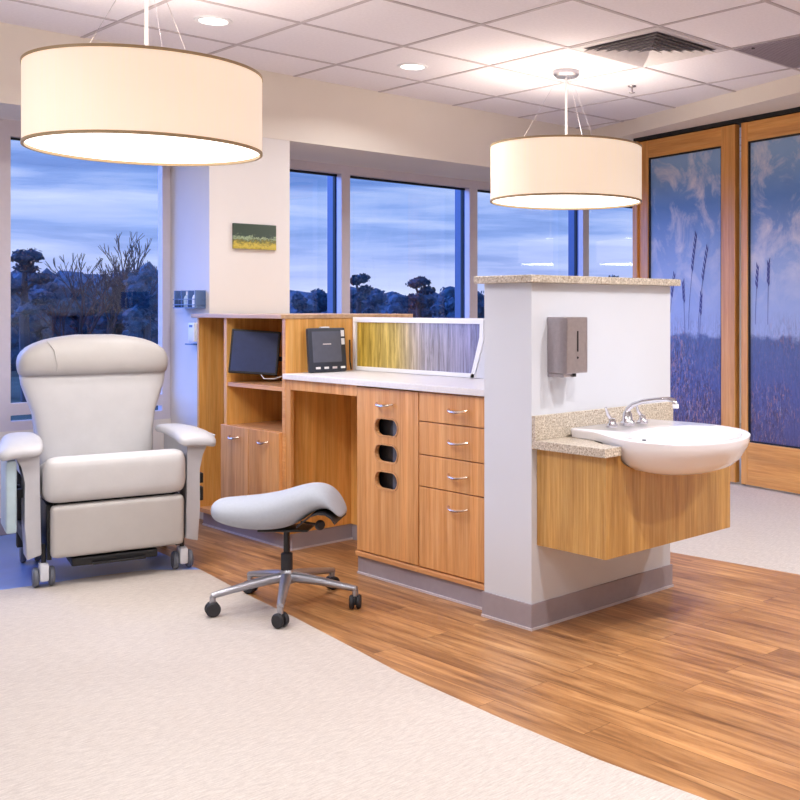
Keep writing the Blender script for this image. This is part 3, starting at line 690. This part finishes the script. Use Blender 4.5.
# basin
t = thing('wash_basin', 'glossy white semi-recessed porcelain basin with bulging oval bowl', 'sink', (3.435, 2.65, .778))
half = [(0, 2.355), (.08, 2.362), (.16, 2.386), (.235, 2.43), (.29, 2.49), (.322, 2.56), (.334, 2.63), (.329, 2.70), (.313, 2.76), (.292, 2.82), (.274, 2.88), (.264, 2.94), (.262, 2.99), (.250, 3.025), (.22, 3.034), (.1, 3.036), (0, 3.036)]
def samp(side, n=64):
    return side
half = [(x, 2.63-(2.63-y)*.90 if y < 2.63 else y) for x, y in half]
outline = [(3.435+x, y) for x, y in half] + [(3.435-x, y) for x, y in half[-2:0:-1]]
cxb, cyb = 3.435, 2.625
def sc(pts, kx, ky=None, z=0, cy=cyb): ky = ky or kx; return [(cxb+(p[0]-cxb)*kx, cy+(p[1]-cy)*ky, z) for p in pts]
rings = []
def under(f):    # ring shrinking under the rim; back deck stays shallow
    k, z = f; r = []
    for p in outline:
        back = max(0, min(1, (p[1]-2.74)/.08))
        zz = z*(1-back)+max(z, .7795)*back; kk = k*(1-back)+max(k, .985)*back
        y_ = cyb+(p[1]-cyb)*kk; r.append((cxb+(p[0]-cxb)*kk, y_, zz))
    return r
for f in ((.99, .792), (.975, .770), (.935, .736), (.86, .702), (.72, .674), (.52, .656), (.25, .648)): rings.append(under(f))
rings = rings[::-1]
rings += [sc(outline, .997, z=.806), sc(outline, .999, z=.812), sc(outline, .985, z=.816)]
# inner lip and bowl: transition from the outline to an oval hollow
inner = []
ov = []
for i, p in enumerate(outline):
    a = math.atan2(p[1]-2.62, p[0]-cxb); ov.append((cxb+.292*math.cos(a), 2.605+.19*math.sin(a)))
for f, z in ((1.0, .814), (.97, .803), (.90, .775), (.78, .742), (.6, .715), (.36, .700), (.12, .696)):
    inner.append([(cxb+(p[0]-cxb)*f, 2.60+(p[1]-2.60)*f, z) for p in ov])
rings += inner
b = loft(rings)
for v in b.verts:                                             # the rim dips slightly towards the front
    if v.co.z > .76: v.co.z -= .022*max(0, min(1, (2.85-v.co.y)/.5))
obj('bowl', b, 'porcelain', t, smooth=50)
obj('drain', lathe([(0, .6975), (.022, .6975), (.022, .7025), (0, .7035)], c=(cxb, 2.60, 0), n=20), 'chrome', t, smooth=40)
obj('overflow_hole', lathe([(0, 0), (.009, 0), (.009, .004), (0, .004)], c=(3.155, 2.60, .803), n=14), 'rubber', t)
# faucet
t = thing('sink_faucet', 'chrome faucet with two lever handles and long curved spout on basin', 'faucet', (3.44, 2.93, .815))
obj('body', lathe([(0, .0), (.034, .0), (.034, .012), (.024, .022), (.02, .05), (.014, .062), (0, .064)], c=(3.44, 2.93, .8145), n=24), 'chrome', t, smooth=40)
p0 = Vector((3.44, 2.93, .87))
obj('spout', tube([(3.44, 2.93, .86), (3.44, 2.925, .885), (3.445, 2.90, .905), (3.452, 2.85, .922), (3.462, 2.79, .932), (3.472, 2.735, .937), (3.477, 2.705, .932), (3.478, 2.697, .917)], [.013, .012, .011, .010, .010, .010, .011, .012], 12), 'chrome', t, smooth=50)
obj('aerator', lathe([(0, 0), (.013, 0), (.013, .018), (0, .018)], c=(3.478, 2.696, .900), n=16), 'white', t, smooth=40)
for sx_ in (-1, 1):
    x = 3.44+sx_*.10
    h_ = obj('handle', lathe([(0, 0), (.026, 0), (.026, .008), (.016, .018), (.014, .036), (0, .04)], c=(x, 2.93, .8145), n=20), 'chrome', t, smooth=40)
    obj('lever', tube([(x, 2.93, .845), (x-.02, 2.93+.005, .868), (x-.035, 2.935, .90)], [.008, .007, .006], 10), 'chrome', h_, smooth=40)
# soap dispenser on the half wall
t = thing('soap_dispenser', 'brushed steel soap dispenser box mounted on the white half wall', 'dispenser', (3.15, 3.069, 1.04))
obj('housing', box(3.09, 3.215, 2.955, 3.069, 1.05, 1.283, .004), 'steel', t)
obj('level_window', box(3.150, 3.158, 2.9538, 2.9545, 1.14, 1.225), 'gasket', t)
obj('lock', lathe([(0, 0), (.005, 0), (.005, .003), (0, .003)], c=(3.154, 2.9565, 1.115), n=12, axis='y'), 'rubber', t)
obj('drip_lip', box(3.092, 3.16, 2.975, 3.069, 1.034, 1.0495, .003), 'steel', t)
obj('nozzle', lathe([(0, 0), (.008, 0), (.008, .014), (0, .014)], c=(3.15, 2.97, 1.036), n=12), 'rubber', t)

# ------------------------------------------------------------------ stool
sc_x, sc_y = 2.497, 4.104
t = thing('saddle_stool', 'light grey saddle stool on five-star aluminium base with black casters', 'stool', (sc_x, sc_y, 0))
R0, A0 = .314, math.radians(162.0)
for k in range(5):
    a = A0+k*2*PI/5; c_, s_ = math.cos(a), math.sin(a); rt = Matrix.Rotation(a, 4, 'Z')
    b = BM(); rings = []
    for (q, w_, z, h_) in ((.02, .026, .132, .040), (.08, .025, .127, .038), (.16, .021, .116, .032), (.24, .018, .102, .026), (.29, .016, .093, .024), (.320, .014, .088, .02)):
        rings.append([(q, w_*math.cos(v), z+h_*.6*math.sin(v)) for v in [2*PI*i/12 for i in range(12)]])
    loft(rings, b); xf(b, rt)
    lg = obj('base_arm', b, 'alu', t, W=False, smooth=50)
    b = lathe([(0, .052), (.013, .052), (.013, .086), (0, .086)], c=(R0, 0, 0), n=14); obj('caster_stem', xf(b, rt), 'alu', lg, W=False, smooth=40)
    sw = Matrix.Translation((c_*R0, s_*R0, 0)) @ Matrix.Rotation(a+.9*k, 4, 'Z')
    b = BM()
    for s2 in (-1, 1):
        lathe([(0, -.010), (.026, -.010), (.031, -.005), (.031, .005), (.026, .010), (0, .010)], c=(0, s2*.015, .0315), n=20, bm=b, axis='y')
    box(-.016, .016, -.005, .005, .02, .058, .003, b)
    obj('caster', xf(b, sw), 'rubber', lg, W=False, smooth=40)
obj('hub', lathe([(0, .105), (.034, .105), (.036, .12), (.034, .15), (.026, .163), (0, .163)], n=24), 'alu', t, W=False, smooth=40)
obj('lower_column', lathe([(0, .163), (.0255, .163), (.0255, .235), (.017, .24), (0, .24)], n=20), 'rubber', t, W=False, smooth=40)
obj('gas_cylinder', lathe([(0, .24), (.014, .24), (.014, .352), (0, .352)], n=18), 'black', t, W=False, smooth=40)
# saddle: local s axis runs across the view
sa = math.atan2(-.73, .684)+.0
k_ = .00093
prof = [(78, 205, 178), (84, 230, 163), (104, 250, 155), (156, 268, 150), (232, 284, 145), (320, 292, 134), (400, 288, 118), (460, 274, 98), (510, 246, 86), (550, 216, 82), (585, 196, 86), (620, 190, 102), (645, 194, 130), (664, 206, 162), (680, 222, 194), (692, 238, 220)]
# columns: x, bottom y, top y (profile of the saddle)
wd = [w_*.82 for w_ in (.05, .10, .135, .165, .18, .185, .18, .172, .165, .16, .155, .15, .145, .135, .12, .08)]
rings = []
for (x, yb, yt), w_ in zip(prof, wd):
    s_ = (x-418)*k_; z0 = .335+(308-yb)*k_; z1 = .335+(308-yt)*k_; zc, hh = (z0+z1)/2, (z1-z0)/2
    ring = []
    for i in range(28):
        v = 2*PI*i/28; cv, sv = math.cos(v), math.sin(v)
        e_ = .72
        yy = w_*abs(cv)**e_*(1 if cv > 0 else -1); zz = hh*abs(sv)**.9*(1 if sv > 0 else -1)
        droop = -.05*(abs(yy)/.19)**2
        ring.append((s_, yy, zc+zz+droop*.3))
    rings.append(ring)
b = loft(rings); xf(b, Matrix.Rotation(sa, 4, 'Z'))
st = obj('saddle_seat', b, 'seatfab', t, W=False, smooth=60)
sd = st.modifiers.new('s', 'SUBSURF'); sd.levels = 1; sd.render_levels = 2
def SP(x, y, off=0): return Matrix.Rotation(sa, 4, 'Z') @ Vector(((x-418)*k_, off, .335+(308-y)*k_))
b = BM()

prism_pts = [(500, 262), (530, 236), (562, 212), (598, 200), (632, 203), (658, 219), (676, 246)]
rr = [[SP(x, y-2, o_) for o_ in (-.125, .105)] + [SP(x, y+8, o_) for o_ in (.105, -.125)] for x, y in prism_pts]
loft(rr, b); obj('under_shell', b, 'rubber', t, W=False, smooth=50)
obj('seat_plate', xf(box(-.11, .11, -.07, .07, .342, .352, .004), Matrix.Rotation(sa, 4, 'Z')), 'black', t, W=False)
b = tube([SP(500, 255, -.05), SP(590, 260, -.085)], .005, 8); obj('height_lever', b, 'black', t, W=False)
lk = SP(600, 262, -.09); b = lathe([(0, -.012), (.018, -.012), (.022, -.006), (.022, .006), (.018, .012), (0, .012)], c=lk, n=20, axis='y'); obj('lever_knob', b, 'black', t, W=False, smooth=40)

# ------------------------------------------------------------------ recliner (local: x right, y away from viewer)
ra = math.atan2(-.155, .637)
t = thing('recliner', 'wide light grey medical recliner chair with flared arms by the window', 'recliner', (2.187, 5.14, 0), rz=ra)
def sell(cx_, cy_, a_, b_, z, n=40, e_=.35):
    r = []
    for i in range(n):
        v = 2*PI*i/n; cv, sv = math.cos(v), math.sin(v)
        r.append((cx_+a_*abs(cv)**e_*(1 if cv > 0 else -1), cy_+b_*abs(sv)**(e_+.25)*(1 if sv > 0 else -1), z))
    return r
def cushion(levels, e_=.35): return loft([sell(*l, e_=e_) for l in levels])
# backrest: lower pad
def tilt(z): return .60+.10*(z-.5)/.7
lv = []
for z, a_, b_ in ((.46, .26, .04), (.48, .28, .06), (.56, .286, .07), (.66, .288, .075), (.76, .302, .08), (.84, .33, .08), (.92, .355, .078), (.972, .362, .07)):
    lv.append((0.0, tilt(z), a_, b_, z))
obj('back_cushion', cushion(lv), 'vinyl_light', t, W=False, smooth=60)
lv = []
for z, a_, b_ in [(.966, .350, .06), (.975, .366, .086), (1.0, .372, .094)] + [(1.02+.16*q, .374*(1-q**2.7)**(1/2.1), .100*(1-q**3)**(1/2.4)) for q in (0, .15, .3, .45, .58, .7, .8, .88, .94, .98)]:
    lv.append((0.0, tilt(z)-.012, a_, b_, z))
hr = obj('headrest', cushion(lv), 'vinyl_taupe', t, W=False, smooth=60)
# piping seam down the left of the headrest and back
b = tube([(-.235, tilt(1.15)-.088, 1.145), (-.205, tilt(1.1)-.112, 1.10), (-.195, tilt(1.03)-.114, 1.03), (-.195, tilt(.98)-.1, .985)], .0035, 8)
obj('seam_piping', b, 'vinyl_taupe', hr, W=False, smooth=50)
obj('back_shell', cushion([(0, tilt(z)+.06, a_, .05, z) for z, a_ in ((.40, .26), (.6, .285), (.76, .30), (.88, .335), (.96, .355), (1.03, .358), (1.08, .335), (1.12, .29), (1.145, .23), (1.158, .16))]), 'vinyl_arm', t, W=False, smooth=60)
# seat with rounded waterfall front
def rbox(x0, x1, y0, y1, z0, z1, bev, seg=6): return box(x0, x1, y0, y1, z0, z1, bev, seg=seg)
b = rbox(-.322, .325, -.055, .54, .392, .615, .07)
for v in b.verts: v.co.z -= .22*max(0, v.co.y)*(1 if v.co.z > .48 else .3)
obj('seat_cushion', b, 'vinyl_light', t, W=False, smooth=50)
fr_ = rbox(-.29, .312, -.045, .03, .135, .385, .03); obj('footrest_panel', fr_, 'vinyl_taupe', t, W=False, smooth=50)
b = BM(); box(-.27, .28, .035, .5, .33, .388, bm=b); box(-.30, -.28, .03, .5, .12, .38, bm=b); box(.285, .305, .03, .5, .12, .38, bm=b); box(-.3, .3, .48, .52, .12, .5, bm=b)
obj('chassis', b, 'black', t, W=False)
b = BM(); box(-.2, .19, -.02, .3, .085, .125, .01, b); box(-.11, .13, -.045, -.015, .088, .10, .004, b)
obj('foot_tray', b, 'black', t, W=False)
for s_ in (-1, 1):
    # arm panel: front outline flaring at the top
    out = [(.325, .155), (.388, .135), (.396, .30), (.395, .50), (.402, .575), (.425, .625), (.47, .655), (.475, .672), (.345, .675), (.335, .62), (.333, .5), (.330, .3)]
    pts = [(s_*x, z) for x, z in out]
    if s_ < 0: pts = pts[::-1]
    obj('arm_panel', prism(pts, 'y', .0, .16, .008), 'vinyl_arm', t, W=False, smooth=40)
    obj('arm_side', box(min(s_*.335, s_*.39), max(s_*.335, s_*.39), .161, .56, .50, .672, .006), 'vinyl_arm', t, W=False)
    b = BM(); box(min(s_*.35, s_*.385), max(s_*.35, s_*.385), .16, .56, .18, .24, .004, b); box(min(s_*.35, s_*.385), max(s_*.35, s_*.385), .5, .56, .1, .5, .004, b)
    obj('side_frame', b, 'black', t, W=False)
    # arm pad: lofted along its length, drooping outwards
    rings = []
    for (y, dx, hw_, zt_, th) in ((-.045, .385, .06, .672, .02), (-.035, .385, .095, .69, .045), (.0, .385, .108, .708, .055), (.08, .38, .108, .724, .058), (.2, .37, .10, .728, .055), (.4, .36, .085, .72, .05), (.55, .355, .07, .705, .045), (.58, .355, .04, .695, .03)):
        r = []; zt_ -= .022; hw_ *= .88; dx_ = dx+(.028 if s_ < 0 else -.004)
        for i in range(24):
            v = 2*PI*i/24; cv, sv = math.cos(v), math.sin(v)
            xx = hw_*abs(cv)**.55*(1 if cv > 0 else -1); zz = th/2*abs(sv)**.6*(1 if sv > 0 else -1)
            drop = -.022*max(0, xx/.09)**2 if s_*1 > 0 else -.022*max(0, xx/.09)**2
            r.append((s_*(dx_+xx), y, zt_-th/2+zz+drop))
        rings.append(r)
    obj('armrest_pad', loft(rings), 'vinyl_arm', t, W=False, smooth=60)
    for (yy, nm) in ((.03, 'caster'), (.60, 'caster')):
        cxx = s_*.315
        b = BM()
        for q in (-1, 1): lathe([(0, -.013), (.040, -.013), (.046, -.006), (.046, .006), (.040, .013), (0, .013)], c=(cxx+q*.034, yy, .0465), n=22, bm=b, axis='x')
        cst = obj(nm, b, 'wheel', t, W=False, smooth=40)
        obj('caster_hood', box(cxx-.02, cxx+.02, yy-.052, yy+.04, .03, .112, .012), 'hood', cst, W=False, smooth=40)
        obj('caster_stem', tube([(cxx, yy, .11), (cxx, yy, .2)], .011), 'black', cst, W=False)
        if yy < .1: obj('wheel_cap', lathe([(0, -.0012), (.022, -.0012), (.02, .0012), (0, .0012)], c=(cxx+.0485, yy, .0465), n=18, axis='x'), 'alu', cst, W=False)
# folded side tray on the left and bracket on the right
tr_ = xf(rbox(-.475, -.43, -.01, .28, .27, .61, .012, 3), Matrix.Rotation(math.radians(0), 4, 'Z')); obj('folded_side_tray', tr_, 'teal', t, W=False, smooth=40)
for yy in (.08, .22): obj('tray_bracket', box(-.4295, -.3965, yy, yy+.04, .42, .46), 'black', t, W=False)
b = BM(); box(.403, .425, .05, .1, .33, .40, .004, b); box(.403, .425, .05, .1, .42, .47, .004, b); obj('side_latch', b, 'black', t, W=False)

# ------------------------------------------------------------------ outdoors
b = BM(); GZ = -3.5
for i in range(1):
    vv = [b.verts.new(p) for p in ((-60, 9, GZ), (260, 9, GZ), (260, 260, GZ), (-60, 260, GZ))]; b.faces.new(vv)
g = obj('outer_ground', b, 'ground'); g['kind'] = 'structure'
def blob(c, r, bm, sub=2, amp=.35, sq=.8):
    b = bmesh.new(); bmesh.ops.create_icosphere(b, subdivisions=sub, radius=1)
    sd_ = Vector((random.random()*50, random.random()*50, random.random()*50))
    for v in b.verts:
        n_ = noise.noise(v.co*1.7+sd_)*amp+noise.noise(v.co*5+sd_)*amp*.6; v.co = Vector((v.co.x*r, v.co.y*r, v.co.z*r*sq))*(1+n_)+Vector(c)
    return merge(b, bm)
def leafcloud(c, r, n, size, bm, sq=.7):
    for _ in range(n):
        d = Vector((random.gauss(0, 1), random.gauss(0, 1), random.gauss(0, 1))).normalized()*(r*random.uniform(.65, 1.12)); d.z *= sq
        p = Vector(c)+d; u = Vector((random.gauss(0, 1), random.gauss(0, 1), random.gauss(0, 1))).normalized()*size; v_ = u.cross(Vector((random.random(), random.random(), random.random()))).normalized()*size*.6
        bm.faces.new([bm.verts.new(p+u), bm.verts.new(p+v_), bm.verts.new(p-u), bm.verts.new(p-v_)])
def place(u, d):
    r = (u-CX)/F; return ((math.sin(PSI)+r*math.cos(PSI))*d, (math.cos(PSI)-r*math.sin(PSI))*d)
def ztop(v, d): return EYE+(HY-v)/F*d
def tree(u, d, vt, wpx, label, kind='bush', mat='leaf', group=None):
    x, y = place(u, d); zt = ztop(vt, d); Wm = wpx*d/F; H = zt-GZ
    t = thing({'bush': 'leafy_tree', 'pine': 'pine_tree', 'bare': 'bare_tree'}[kind], label, 'tree', (x, y, GZ), rz=random.random()*6, group=group)
    tb = BM(); fb = BM()
    if kind == 'bush':
        tube([(0, 0, 0), (.1, 0, H*.35), (0, .1, H*.6)], [.3, .24, .14], 8, tb)
        n = 14
        for i in range(n):
            f = i/(n-1); zz = H*(.28+.6*f); rad = Wm*.62*(1-.4*f); a = random.random()*6.28; q = rad*.55 if i < n-1 else 0
            r_ = Wm*random.uniform(.2, .28)*(1.15-.3*f); c = (q*math.cos(a), q*math.sin(a), min(zz, H-r_*.8))
            blob(c, r_, fb); leafcloud(c, r_*1.12, 90, .13, fb, .8)
    elif kind == 'pine':
        tube([(0, 0, 0), (.15, .1, H*.5), (0, .2, H*.85)], [.32, .24, .12], 8, tb)
        for i in range(7):
            zz = H*(.55+.4*i/6); a = i*2.4; L = Wm*.42*(1-.5*i/6); c = (L*math.cos(a), L*math.sin(a), zz)
            tube([(0, .15, zz-.6), c], [.09, .04], 6, tb); r_ = Wm*.22
            blob((c[0], c[1], min(c[2], H-r_*.45)), r_, fb, sq=.5); leafcloud((c[0], c[1], min(c[2], H-r_*.45)), r_*1.15, 110, .12, fb, .55)
        r_ = Wm*.3; blob((0, 0, H-r_*.45), r_, fb, sq=.5); leafcloud((0, 0, H-r_*.45), r_*1.1, 140, .12, fb, .5)
    else:
        def br(p, dr, L, r_, lv_):
            q = p+dr*L; mid = p+dr*L*.5+Vector((random.uniform(-1, 1), random.uniform(-1, 1), 0))*L*.06
            tube([p, mid, q], [r_, r_*.85, r_*.65], 5, tb, caps=False)
            if lv_ == 0: return
            for k in range(3 if lv_ > 1 else 4):
                nd = (dr+Vector((random.uniform(-.6, .6), random.uniform(-.6, .6), random.uniform(.05, .6)))).normalized()
                br(q if k else mid, nd, L*random.uniform(.6, .78), max(.018, r_*.58), lv_-1)
        br(Vector((0, 0, 0)), Vector((.05, 0, 1)).normalized(), H*.33, .17, 5)
    obj('trunk', tb, 'bark', t, W=False)
    if kind != 'bare': obj('crown', fb, mat, t, W=False)
    else: fb.free()
    return t
TG = 'trees outside the windows'
spec = [
 (28, 52, 250, 46, 'pine', 'broad dark flat-topped pine at the left of the left window'),
 (2, 56, 268, 40, 'bush', 'leafy tree behind the frame at the far left window edge'),
 (46, 60, 276, 48, 'bush', 'leafy tree below the flat-topped pine outside the left window'),
 (80, 62, 284, 42, 'bush', 'low leafy tree in front of the bare trees, left of centre'),
 (84, 55, 240, 30, 'bare', 'left tall leafless tree outside the left window'),
 (102, 57, 234, 30, 'bare', 'middle tall leafless tree outside the left window'),
 (128, 56, 244, 30, 'bare', 'right leafless tree outside the left window'),
 (112, 60, 282, 36, 'bush', 'low round leafy tree between the leafless trees'),
 (146, 54, 262, 34, 'bush', 'dark leafy tree against the right edge of the left window'),
 (172, 56, 268, 40, 'bush', 'leafy tree hidden mostly behind the pillar'),
 (298, 62, 290, 26, 'bush', 'leafy tree at the left edge of the narrow window'),
 (318, 62, 286, 26, 'bush', 'leafy tree beside the first deep window mullion'),
 (342, 62, 288, 26, 'bush', 'leafy tree half hidden by the first window mullion'),
 (361, 58, 275, 26, 'pine', 'tall tree at the left edge of the middle window'),
 (376, 60, 284, 28, 'bush', 'leafy tree second from left in the middle window'),
 (398, 66, 293, 34, 'bush', 'lower leafy tree left of centre in the middle window'),
 (420, 64, 278, 30, 'pine', 'flat-topped pine right of centre in the middle window'),
 (424, 70, 291, 40, 'bush', 'leafy tree below the flat-topped pine in the middle window'),
 (449, 62, 283, 32, 'bush', 'leafy tree at the right edge of the middle window'),
 (476, 62, 288, 34, 'bush', 'leafy tree behind the second deep window mullion'),
 (500, 66, 290, 36, 'bush', 'leafy tree hidden behind the half wall, left part'),
 (536, 66, 288, 36, 'bush', 'leafy tree hidden behind the half wall, middle part'),
 (572, 66, 288, 36, 'bush', 'leafy tree hidden behind the half wall, right part'),
 (613, 60, 271, 26, 'bush', 'small round-topped tree just above the half wall cap at right'),
]
for (u, d, v, wpx, k, lab) in spec: tree(u, d, v-(3 if k == 'bush' else 0), wpx*(1.25 if k == 'bush' else 1), lab, k, 'leaf' if k == 'pine' else 'leaf2', TG)
# low hedge line closing the gaps between the trunks
b = BM()
for i in range(110):
    u = -30+i*6.4; x, y = place(u, 78+random.uniform(-1, 1)); zb = GZ+2.6+random.uniform(0, .9)+(1.3 if u < 180 else 0); blob((x, y, zb), 2.8, b, 2, .4, .95); leafcloud((x, y, zb), 2.75, 90, .16, b, .9)
hd = obj('hedge', b, 'leaf2'); hd['kind'] = 'stuff'; hd['label'] = 'continuous dark hedge and undergrowth beneath the far trees'; hd['category'] = 'hedge'

# added blue fill on top of the dusk sky, aimed in through the windows
def sun(name, e, col, d, angd):
    L = bpy.data.lights.new(name, 'SUN'); L.energy = e; L.color = col; L.angle = math.radians(angd)
    o = link(bpy.data.objects.new(name, L)); o.location = (2, 12, 8); o.rotation_euler = Vector(d).to_track_quat('-Z', 'Y').to_euler(); return o
sun('dusk_blue_fill', 5.5, (.16, .32, 1.0), (.5, -.72, -.42), 55)
